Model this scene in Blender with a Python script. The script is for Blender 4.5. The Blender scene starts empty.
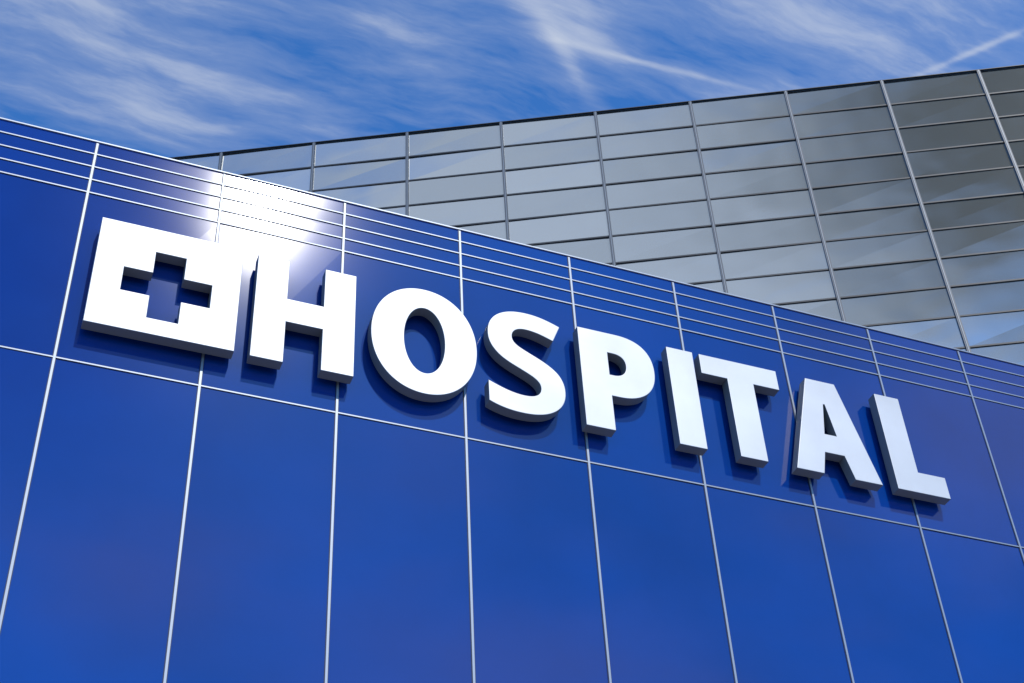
import bpy, math, random
from mathutils import Matrix, Vector
random.seed(4)
sc=bpy.context.scene
sc.view_settings.view_transform='Standard'; sc.view_settings.look='None'; sc.view_settings.exposure=0

# ---------------------------------------------------------------- helpers
def mat(name):
    m=bpy.data.materials.new(name); m.use_nodes=True
    nt=m.node_tree; b=nt.nodes['Principled BSDF']
    return m,nt,b
def N(nt,t,**k):
    n=nt.nodes.new(t)
    for a,v in k.items(): setattr(n,a,v)
    return n
def M(nt,op,a,b=None,c=None,clamp=False):
    n=nt.nodes.new('ShaderNodeMath'); n.operation=op; n.use_clamp=clamp
    for i,v in enumerate((a,b,c)):
        if v is None: continue
        if isinstance(v,(int,float)): n.inputs[i].default_value=v
        else: nt.links.new(v,n.inputs[i])
    return n.outputs[0]
def ramp(nt,fac,pts):
    r=nt.nodes.new('ShaderNodeValToRGB'); e=r.color_ramp.elements
    while len(e)<len(pts): e.new(0.5)
    for i,(p,c) in enumerate(pts):
        e[i].position=p; e[i].color=(c,c,c,1) if isinstance(c,(int,float)) else (*c,1)
    nt.links.new(fac,r.inputs[0]); return r.outputs[0]

class MB:
    def __init__(s): s.v=[];s.f=[]
    def box(s,x0,x1,y0,y1,z0,z1,tilt=None):
        o=len(s.v)
        P=[(x0,y0,z0),(x1,y0,z0),(x1,y1,z0),(x0,y1,z0),(x0,y0,z1),(x1,y0,z1),(x1,y1,z1),(x0,y1,z1)]
        if tilt:
            P=[list(p) for p in P]
            for i,d in zip((0,1,4,5),tilt): P[i][1]+=d
        s.v+= [tuple(p) for p in P]
        for q in ((0,1,5,4),(1,2,6,5),(2,3,7,6),(3,0,4,7),(4,5,6,7),(3,2,1,0)):
            s.f.append(tuple(o+i for i in q))
    def obj(s,name,m,parent=None):
        me=bpy.data.meshes.new(name); me.from_pydata(s.v,[],s.f); me.update()
        ob=bpy.data.objects.new(name,me); sc.collection.objects.link(ob)
        me.materials.append(m)
        if parent: ob.parent=parent
        return ob
def empty(name,loc=(0,0,0),rz=0):
    e=bpy.data.objects.new(name,None); e.location=loc; e.rotation_euler=(0,0,rz)
    sc.collection.objects.link(e); return e

# ---------------------------------------------------------------- materials
m_blue,nt,b=mat('blue_panel')
tc=N(nt,'ShaderNodeTexCoord')
n1=N(nt,'ShaderNodeTexNoise'); n1.inputs['Scale'].default_value=0.35; n1.inputs['Detail'].default_value=4
nt.links.new(tc.outputs['Object'],n1.inputs['Vector'])
geo=N(nt,'ShaderNodeNewGeometry')
rnd=M(nt,'MULTIPLY',geo.outputs['Random Per Island'],0.14)
f=M(nt,'ADD',M(nt,'MULTIPLY',n1.outputs[0],0.9),rnd)
r=nt.nodes.new('ShaderNodeValToRGB'); nt.links.new(f,r.inputs[0])
r.color_ramp.elements[0].position=0.3; r.color_ramp.elements[0].color=(0.001,0.027,0.165,1)
r.color_ramp.elements[1].position=0.7; r.color_ramp.elements[1].color=(0.0015,0.044,0.255,1)
nt.links.new(r.outputs[0],b.inputs['Base Color'])
b.inputs['Roughness'].default_value=0.5; b.inputs['Specular IOR Level'].default_value=0.0
b.inputs['Coat Weight'].default_value=0.8; b.inputs['Coat Roughness'].default_value=0.068
b.inputs['Coat IOR'].default_value=1.66
n2=N(nt,'ShaderNodeTexNoise'); n2.inputs['Scale'].default_value=0.9; n2.inputs['Detail'].default_value=1
nt.links.new(tc.outputs['Object'],n2.inputs['Vector'])
bp=N(nt,'ShaderNodeBump'); bp.inputs['Strength'].default_value=0.2; bp.inputs['Distance'].default_value=0.012
nt.links.new(n2.outputs[0],bp.inputs['Height']); nt.links.new(bp.outputs[0],b.inputs['Coat Normal'])

m_trim,nt,b=mat('silver_trim')
b.inputs['Base Color'].default_value=(0.25,0.285,0.335,1); b.inputs['Metallic'].default_value=0.3; b.inputs['Roughness'].default_value=0.45
m_gask,nt,b=mat('dark_gasket')
b.inputs['Base Color'].default_value=(0.006,0.016,0.06,1); b.inputs['Roughness'].default_value=0.6
# sign faces: satin silver-white, finely brushed
m_white,nt,b=mat('satin_white_metal')
tc=N(nt,'ShaderNodeTexCoord')
n1=N(nt,'ShaderNodeTexNoise'); n1.inputs['Scale'].default_value=0.9; n1.inputs['Detail'].default_value=5
nt.links.new(tc.outputs['Object'],n1.inputs['Vector'])
nt.links.new(ramp(nt,n1.outputs[0],[(0.3,(0.53,0.525,0.515)),(0.7,(0.66,0.655,0.645))]),b.inputs['Base Color'])
b.inputs['Metallic'].default_value=0.18
mp=N(nt,'ShaderNodeMapping'); mp.inputs['Scale'].default_value=(6,220,6); nt.links.new(tc.outputs['Object'],mp.inputs['Vector'])
n3=N(nt,'ShaderNodeTexNoise'); n3.inputs['Scale'].default_value=1; n3.inputs['Detail'].default_value=3; nt.links.new(mp.outputs[0],n3.inputs['Vector'])
nt.links.new(M(nt,'ADD',M(nt,'MULTIPLY',n3.outputs[0],.12),.42),b.inputs['Roughness'])
m_ret,nt,b=mat('letter_return_aluminium')
b.inputs['Base Color'].default_value=(0.22,0.22,0.22,1); b.inputs['Metallic'].default_value=0.2; b.inputs['Roughness'].default_value=0.5
# glass
m_glass,nt,b=mat('tinted_glass')
geo=N(nt,'ShaderNodeNewGeometry'); tc=N(nt,'ShaderNodeTexCoord')
c=ramp(nt,geo.outputs['Random Per Island'],[(0,(0.47,0.51,0.53)),(1,(0.59,0.63,0.65))])
nt.links.new(c,b.inputs['Base Color'])
b.inputs['Metallic'].default_value=0.93; b.inputs['Roughness'].default_value=0.06
n2=N(nt,'ShaderNodeTexNoise'); n2.inputs['Scale'].default_value=0.55; n2.inputs['Detail'].default_value=1
nt.links.new(tc.outputs['Object'],n2.inputs['Vector'])
bp=N(nt,'ShaderNodeBump'); bp.inputs['Strength'].default_value=0.6; bp.inputs['Distance'].default_value=0.03
nt.links.new(n2.outputs[0],bp.inputs['Height']); nt.links.new(bp.outputs[0],b.inputs['Normal'])
m_mull,nt,b=mat('mullion_metal')
b.inputs['Base Color'].default_value=(0.09,0.10,0.115,1); b.inputs['Metallic'].default_value=0.2; b.inputs['Roughness'].default_value=0.5
m_cap,nt,b=mat('mullion_cap_metal')
b.inputs['Base Color'].default_value=(0.22,0.24,0.26,1); b.inputs['Metallic'].default_value=0.3; b.inputs['Roughness'].default_value=0.5
m_tran,nt,b=mat('transom_metal')
b.inputs['Base Color'].default_value=(0.03,0.033,0.038,1); b.inputs['Metallic'].default_value=0.2; b.inputs['Roughness'].default_value=0.5
m_conc,nt,b=mat('concrete')
tc=N(nt,'ShaderNodeTexCoord'); n1=N(nt,'ShaderNodeTexNoise'); n1.inputs['Scale'].default_value=0.8; n1.inputs['Detail'].default_value=8
nt.links.new(tc.outputs['Object'],n1.inputs['Vector'])
nt.links.new(ramp(nt,n1.outputs[0],[(0.3,0.24),(0.7,0.33)]),b.inputs['Base Color']); b.inputs['Roughness'].default_value=0.85
m_asph,nt,b=mat('asphalt')
tc=N(nt,'ShaderNodeTexCoord'); n1=N(nt,'ShaderNodeTexNoise'); n1.inputs['Scale'].default_value=0.5; n1.inputs['Detail'].default_value=10
nt.links.new(tc.outputs['Object'],n1.inputs['Vector'])
nt.links.new(ramp(nt,n1.outputs[0],[(0.3,0.045),(0.7,0.075)]),b.inputs['Base Color']); b.inputs['Roughness'].default_value=0.9
m_dark,nt,b=mat('roof_membrane')
b.inputs['Base Color'].default_value=(0.1,0.1,0.11,1); b.inputs['Roughness'].default_value=0.8

# ---------------------------------------------------------------- ground
g=MB(); S=2500; g.v=[(-S,-S,0),(S,-S,0),(S,S,0),(-S,S,0)]; g.f=[(0,1,2,3)]
g.obj('ground',m_asph)
p=MB(); p.box(-30,45,1.0-6,60,0.004,0.13); p.obj('pavement',m_conc)

# ---------------------------------------------------------------- blue building
D=12.0; EYE=1.6; PW=1.4526; X0=0.265
K0,K1=-6,14
xs=[X0+k*PW for k in range(K0,K1+1)]
ztop=14.483; band=13.664; mid=11.29
rows=[0.13,3.0,7.0,mid,band]+[band+(ztop-band)*i/4 for i in (1,2,3,4)]
bb=empty('blue_hospital_building')
pan=MB()
for i in range(len(xs)-1):
    for j in range(len(rows)-1):
        t=[random.uniform(-.0025,.0025) for _ in range(4)] if j<4 else [random.uniform(-.0004,.0004) for _ in range(4)]
        pan.box(xs[i]+.004,xs[i+1]-.004,D,D+.03,rows[j]+.004,rows[j+1]-.004,t)
pan.obj('facade_panels',m_blue,bb)
gk=MB(); tr=MB(); ht=MB()
for x in xs:
    gk.box(x-.020,x+.020,D-.004,D+.02,.13,ztop-.02)
    tr.box(x-.012,x+.012,D-.014,D+.015,.13,ztop-.03)
for z in rows[1:-1]:
    w=.0078
    for i in range(len(xs)-1):
        gk.box(xs[i]+.021,xs[i+1]-.021,D-.0035,D+.021,z-.016,z+.016)
        ht.box(xs[i]+.013,xs[i+1]-.013,D-.011,D+.016,z-w,z+w)
gk.obj('panel_gaskets',m_gask,bb); tr.obj('joint_trims',m_trim,bb); ht.obj('rail_trims',m_trim,bb)
cp=MB(); cp.box(xs[0]-.05,xs[-1]+.05,D-.016,D+.35,ztop-.008,ztop+.010); cp.obj('parapet_coping',m_trim,bb)
bd=MB(); bd.box(xs[0],xs[-1],D+.035,D+9.0,0.13,ztop-.03); bd.obj('building_body',m_dark,bb)

# ---------------------------------------------------------------- glass building
D2=30.0; th=math.atan2(-.4569,.8895)
gb=empty('glass_office_building',(D2*.4569,D2*.8895,0),th)
gw=.0965*D2; s0=-.0609*D2; top=1.1535*D2+EYE; rh=.0352*D2
gx=[s0+k*gw for k in range(-9,10)]
nrow=int((top-.2)/rh)
gz=[top-i*rh for i in range(nrow+1)]
gl=MB()
for i in range(len(gx)-1):
    for j in range(nrow):
        t=[random.uniform(-.012,.012) for _ in range(4)]
        gl.box(gx[i]+.02,gx[i+1]-.02,0,.03,gz[j+1]+.02,gz[j]-.02,t)
gl.obj('glass_panes',m_glass,gb)
mu=MB(); tn=MB(); me_=MB()
for x in gx:
    mu.box(x-.048,x+.048,-.06,.05,gz[-1],top+.01)
    me_.box(x-.011,x+.011,-.070,-.059,gz[-1],top+.01)
for z in gz:
    for i in range(len(gx)-1):
        tn.box(gx[i]+.049,gx[i+1]-.049,-.03,.045,z-.024,z+.024)
mu.obj('mullions',m_mull,gb); tn.obj('transoms',m_tran,gb); me_.obj('mullion_caps',m_cap,gb)
cp=MB(); cp.box(gx[0]-.1,gx[-1]+.1,-.065,.5,top+.011,top+.035); cp.obj('roof_coping',m_tran,gb)
bd=MB(); bd.box(gx[0],gx[-1],.06,14,.13,top-.02); bd.obj('tower_body',m_dark,gb)

# ---------------------------------------------------------------- sign
F=11.80; DEP=.14
sg=empty('hospital_sign')
BEV=.006
def curve(name,splines):
    cu=bpy.data.curves.new(name,'CURVE'); cu.dimensions='2D'; cu.fill_mode='BOTH'
    cu.extrude=DEP/2-BEV; cu.bevel_depth=BEV; cu.bevel_resolution=2; cu.offset=-BEV; cu.resolution_u=24
    for sp in splines:
        s=cu.splines.new('BEZIER'); s.bezier_points.add(len(sp)-1); s.use_cyclic_u=True
        for q,(co,hl,hr) in zip(s.bezier_points,sp):
            q.handle_left_type='FREE'; q.handle_right_type='FREE'
            q.co=(*co,0); q.handle_left=(*(hl or co),0); q.handle_right=(*(hr or co),0)
    tmp=bpy.data.objects.new(name+'_c',cu); sc.collection.objects.link(tmp)
    bpy.context.view_layer.update()
    dg=bpy.context.evaluated_depsgraph_get()
    me=bpy.data.meshes.new_from_object(tmp.evaluated_get(dg)); bpy.data.objects.remove(tmp)
    me.materials.clear(); me.materials.append(m_white); me.materials.append(m_ret)
    for p_ in me.polygons:
        p_.material_index=0 if p_.normal.z>.35 else 1
        p_.use_smooth=False
    me.name=name
    ob=bpy.data.objects.new(name,me); sc.collection.objects.link(ob)
    ob.parent=sg
    ob.rotation_euler=(math.pi/2,0,0); ob.location=(0,F+DEP/2,EYE)
    return ob
Z0,Z1=.8525,.9765; H=Z1-Z0
def W(x,y): return (x*F,(Z0+y*H)*F)
def poly(pts): return [(W(*p),None,None) for p in pts]
def ell(cx,cy,rx,ry,k=.58):
    q=[]
    for (dx,dy,tx,ty) in ((1,0,0,1),(0,1,-1,0),(-1,0,0,-1),(0,-1,1,0)):
        c=(cx+dx*rx,cy+dy*ry)
        q.append((W(*c),W(c[0]-tx*rx*k,c[1]-ty*ry*k),W(c[0]+tx*rx*k,c[1]+ty*ry*k)))
    return q
def quad(start,segs,fx,fy):
    P=[start]; C=[]
    for s_ in segs:
        C.append(s_[0] if len(s_)==2 else None); P.append(s_[-1])
    n=len(C); out=[]
    T=lambda p:W(fx(p[0]),fy(p[1]))
    for i in range(n):
        a=P[i]; nx=C[i]; pv=C[i-1]
        hr=None if nx is None else (a[0]+2/3*(nx[0]-a[0]),a[1]+2/3*(nx[1]-a[1]))
        hl=None if pv is None else (a[0]+2/3*(pv[0]-a[0]),a[1]+2/3*(pv[1]-a[1]))
        out.append((T(a),T(hl) if hl else None,T(hr) if hr else None))
    return out
def zc(z): return (z-Z0)/H
cx,cz,L,w=.1045,.911,.0395,.0138
def box(x0,x1,z0,z1): return poly([(x0,zc(z0)),(x1,zc(z0)),(x1,zc(z1)),(x0,zc(z1))])
cr=[(-w,-L),(w,-L),(w,-w),(L,-w),(L,w),(w,w),(w,L),(-w,L),(-w,w),(-L,w),(-L,-w),(-w,-w)]
curve('cross_plate',[box(.039,.1695,.8535,.979),poly([(cx+a,zc(cz+b)) for a,b in cr])])
curve('letter_H',[poly([(.1835,0),(.2135,0),(.2135,.39),(.2482,.39),(.2482,0),(.2787,0),(.2787,1),(.2482,1),(.2482,.615),(.2135,.615),(.2135,1),(.1835,1)])])
curve('letter_O',[ell(.3468,.5,.0526,.522),ell(.3468,.5,.0203,.325,.57)])
fx=lambda x:.4100+(x-94)/(1047-94)*.0792; fy=lambda y:y/1462
S_=[((1047,208),(904.5,94)),((762,-20),(508,-20)),((274,-20),(94,68)),((94,356),),((242,290),(344.5,263)),((447,236),(532,236)),((634,236),(688.5,275)),((743,314),(743,391)),((743,434),(719,467.5)),((695,501),(648.5,532)),((602,563),(459,631)),((325,694),(258,752)),((191,810),(151,887)),((111,964),(111,1067)),((111,1261),(242.5,1372)),((374,1483),(606,1483)),((720,1483),(823.5,1456)),((927,1429),(1040,1380)),((940,1139),),((823,1187),(746.5,1206)),((670,1225),(596,1225)),((508,1225),(461,1184)),((414,1143),(414,1077)),((414,1036),(433,1005.5)),((452,975),(493.5,946.5)),((535,918),(690,844)),((895,746),(971,647.5)),((1047,549),(1047,406))]
curve('letter_S',[quad((1047,406),S_,fx,fy)])
def P_():
    xl,xr,xo,xi=.5085,.5392,.5900,.5585
    o=[(W(xl,0),None,None),(W(xr,0),None,None),(W(xr,.345),None,None),
       (W(.5475,.345),None,W(.5475+.026,.345)),
       (W(xo,.685),W(xo,.47),W(xo,.89)),
       (W(.5500,1),W(.5500+.026,1),None),(W(xl,1),None,None)]
    i=[(W(xr,.56),None,None),(W(.5435,.56),None,W(.5525,.56)),(W(xi,.683),W(xi,.605),W(xi,.755)),(W(.5445,.79),W(.5535,.79),None),(W(xr,.79),None,None)]
    return [o,i]
curve('letter_P',P_())
curve('letter_I',[poly([(.6075,0),(.6375,0),(.6375,1),(.6075,1)])])
curve('letter_T',[poly([(.6745,0),(.7050,0),(.7050,.795),(.7355,.795),(.7355,1),(.6450,1),(.6450,.795),(.6745,.795)])])
curve('letter_A',[poly([(.7375,0),(.7690,0),(.7755,.225),(.7985,.225),(.8055,0),(.8375,0),(.8065,1),(.7710,1)]),
                  poly([(.7800,.42),(.7945,.42),(.7885,.745),(.7865,.745)])])
curve('letter_L',[poly([(.8560,0),(.9195,0),(.9195,.215),(.8865,.215),(.8865,1),(.8560,1)])])
pn=MB()
for x,zs in ((.052,(.862,.970)),(.157,(.862,.970)),(.198,(.872,.958)),(.263,(.872,.958)),(.310,(.905,.925)),(.383,(.905,.925)),
             (.45,(.861,.968)),(.523,(.872,.958)),(.622,(.872,.958)),(.69,(.872,.966)),(.758,(.872,)),(.819,(.872,)),(.788,(.968,)),(.871,(.865,.958))):
    for z in zs:
        X=x*F; Z=z*F+EYE
        pn.box(X-.012,X+.012,F+DEP-.002,D+.001,Z-.012,Z+.012)
pn.obj('stand_off_pins',m_tran,sg)

# ---------------------------------------------------------------- light
sd=Vector((.191,-1.024,1.0906)).normalized()
sl=bpy.data.lights.new('sun','SUN'); sl.energy=3.4; sl.angle=math.radians(.6); sl.color=(1,.96,.90)
so=bpy.data.objects.new('sun',sl); sc.collection.objects.link(so)
so.rotation_euler=sd.to_track_quat('Z','Y').to_euler(); so.location=(5,-30,40)

w_=bpy.data.worlds.new('World'); sc.world=w_; w_.use_nodes=True; nt=w_.node_tree
bg=nt.nodes['Background']; bg.inputs[1].default_value=.1
sky=N(nt,'ShaderNodeTexSky'); sky.sky_type='NISHITA'; sky.sun_disc=False
sky.sun_elevation=math.asin(sd.z); sky.sun_rotation=math.atan2(sd.x,sd.y)
sky.altitude=200; sky.dust_density=.3; sky.ozone_density=2.5
tint=N(nt,'ShaderNodeMix',data_type='RGBA',blend_type='MULTIPLY'); tint.inputs[0].default_value=1
nt.links.new(sky.outputs[0],tint.inputs[6]); tint.inputs[7].default_value=(.6,1.45,2.35,1)
tc=N(nt,'ShaderNodeTexCoord'); sx=N(nt,'ShaderNodeSeparateXYZ'); nt.links.new(tc.outputs['Generated'],sx.inputs[0])
zz=M(nt,'MAXIMUM',sx.outputs[2],.06)
px=M(nt,'DIVIDE',sx.outputs[0],zz); py=M(nt,'DIVIDE',sx.outputs[1],zz)
cb=N(nt,'ShaderNodeCombineXYZ'); nt.links.new(px,cb.inputs[0]); nt.links.new(py,cb.inputs[1])
wn=N(nt,'ShaderNodeTexNoise'); wn.inputs['Scale'].default_value=4; wn.inputs['Detail'].default_value=4
nt.links.new(cb.outputs[0],wn.inputs['Vector'])
vm=N(nt,'ShaderNodeVectorMath',operation='MULTIPLY_ADD'); nt.links.new(wn.outputs['Color'],vm.inputs[0]); vm.inputs[1].default_value=(.08,.08,0); nt.links.new(cb.outputs[0],vm.inputs[2])
def streak(rot,sx_,sy_,seed,detail=8,rough=.6):
    mp=N(nt,'ShaderNodeMapping'); mp.inputs['Rotation'].default_value=(0,0,rot); mp.inputs['Scale'].default_value=(sx_,sy_,1); mp.inputs['Location'].default_value=(seed,seed*.7,0)
    nt.links.new(vm.outputs[0],mp.inputs['Vector'])
    n=N(nt,'ShaderNodeTexNoise'); n.inputs['Scale'].default_value=1; n.inputs['Detail'].default_value=detail; n.inputs['Roughness'].default_value=rough
    nt.links.new(mp.outputs[0],n.inputs['Vector']); return n.outputs[0]
def blob(cx,cy,ax,ay,rot=0):
    dx=M(nt,'SUBTRACT',px,cx); dy=M(nt,'SUBTRACT',py,cy); c,s=math.cos(rot),math.sin(rot)
    u=M(nt,'ADD',M(nt,'MULTIPLY',dx,c/ax),M(nt,'MULTIPLY',dy,s/ax))
    v=M(nt,'ADD',M(nt,'MULTIPLY',dx,-s/ay),M(nt,'MULTIPLY',dy,c/ay))
    d=M(nt,'ADD',M(nt,'MULTIPLY',u,u),M(nt,'MULTIPLY',v,v))
    return M(nt,'EXPONENT',M(nt,'MULTIPLY',d,-1))
A=streak(-.2,4,15,3.1); B=streak(-.75,5,26,7.7)
cover=M(nt,'ADD',M(nt,'MULTIPLY',A,.55),M(nt,'MULTIPLY',B,.45))
bias=None
for bl,wt in ((blob(.0,.835,.22,.07,.21),.16),(blob(.37,.69,.11,.04,.73),.12),(blob(.58,.60,.20,.06,.1),.17),(blob(.20,.73,.10,.04,.3),.08),
              (blob(-.42,-1.02,.36,.55),.48),(blob(1.12,-.98,.30,.28),.55),(blob(.75,-1.75,.35,.2),.42),(blob(.18,-1.62,.14,.16),.40),(blob(.45,-1.25,.12,.2),.18),  # unseen clouds behind the camera, added for reflections in both facades
              (blob(.45,.691,.075,.0035,-.04),.13),(blob(.706,.585,.06,.004,-.887),.13),(blob(.375,.708,.06,.008,.73),.12)):
    t=M(nt,'MULTIPLY',bl,wt); bias=t if bias is None else M(nt,'ADD',bias,t)
cv=M(nt,'ADD',cover,bias)
mask=ramp(nt,cv,[(.47,0),(.60,.18),(.70,.45),(.90,.85)])
mx=N(nt,'ShaderNodeMix',data_type='RGBA'); nt.links.new(mask,mx.inputs[0]); nt.links.new(tint.outputs[2],mx.inputs[6]); mx.inputs[7].default_value=(7.0,7.5,8.2,1)
refl_veil=M(nt,'MULTIPLY',M(nt,'MULTIPLY',blob(-.06,-1.05,.23,.36,.15),M(nt,'ADD',M(nt,'MULTIPLY',A,.9),.65)),1.0,clamp=True)  # dark grey patch added behind the camera to dim the right glass reflections
mv=N(nt,'ShaderNodeMix',data_type='RGBA'); nt.links.new(refl_veil,mv.inputs[0]); nt.links.new(mx.outputs[2],mv.inputs[6]); mv.inputs[7].default_value=(1.05,1.15,1.2,1)
nt.links.new(mv.outputs[2],bg.inputs[0])

# ---------------------------------------------------------------- camera
cd=bpy.data.cameras.new('camera'); cam=bpy.data.objects.new('camera',cd); sc.collection.objects.link(cam)
cd.sensor_width=36; cd.lens=1481/1024*36; cd.clip_end=6000
R=Vector((.9306,-.3630,-.0457)); Bk=Vector((-.3034,-.6953,-.6514)).normalized()
R=(R-R.dot(Bk)*Bk).normalized(); U=Bk.cross(R)
cam.matrix_world=Matrix(((R.x,U.x,Bk.x,0),(R.y,U.y,Bk.y,0),(R.z,U.z,Bk.z,EYE),(0,0,0,1)))
sc.camera=cam
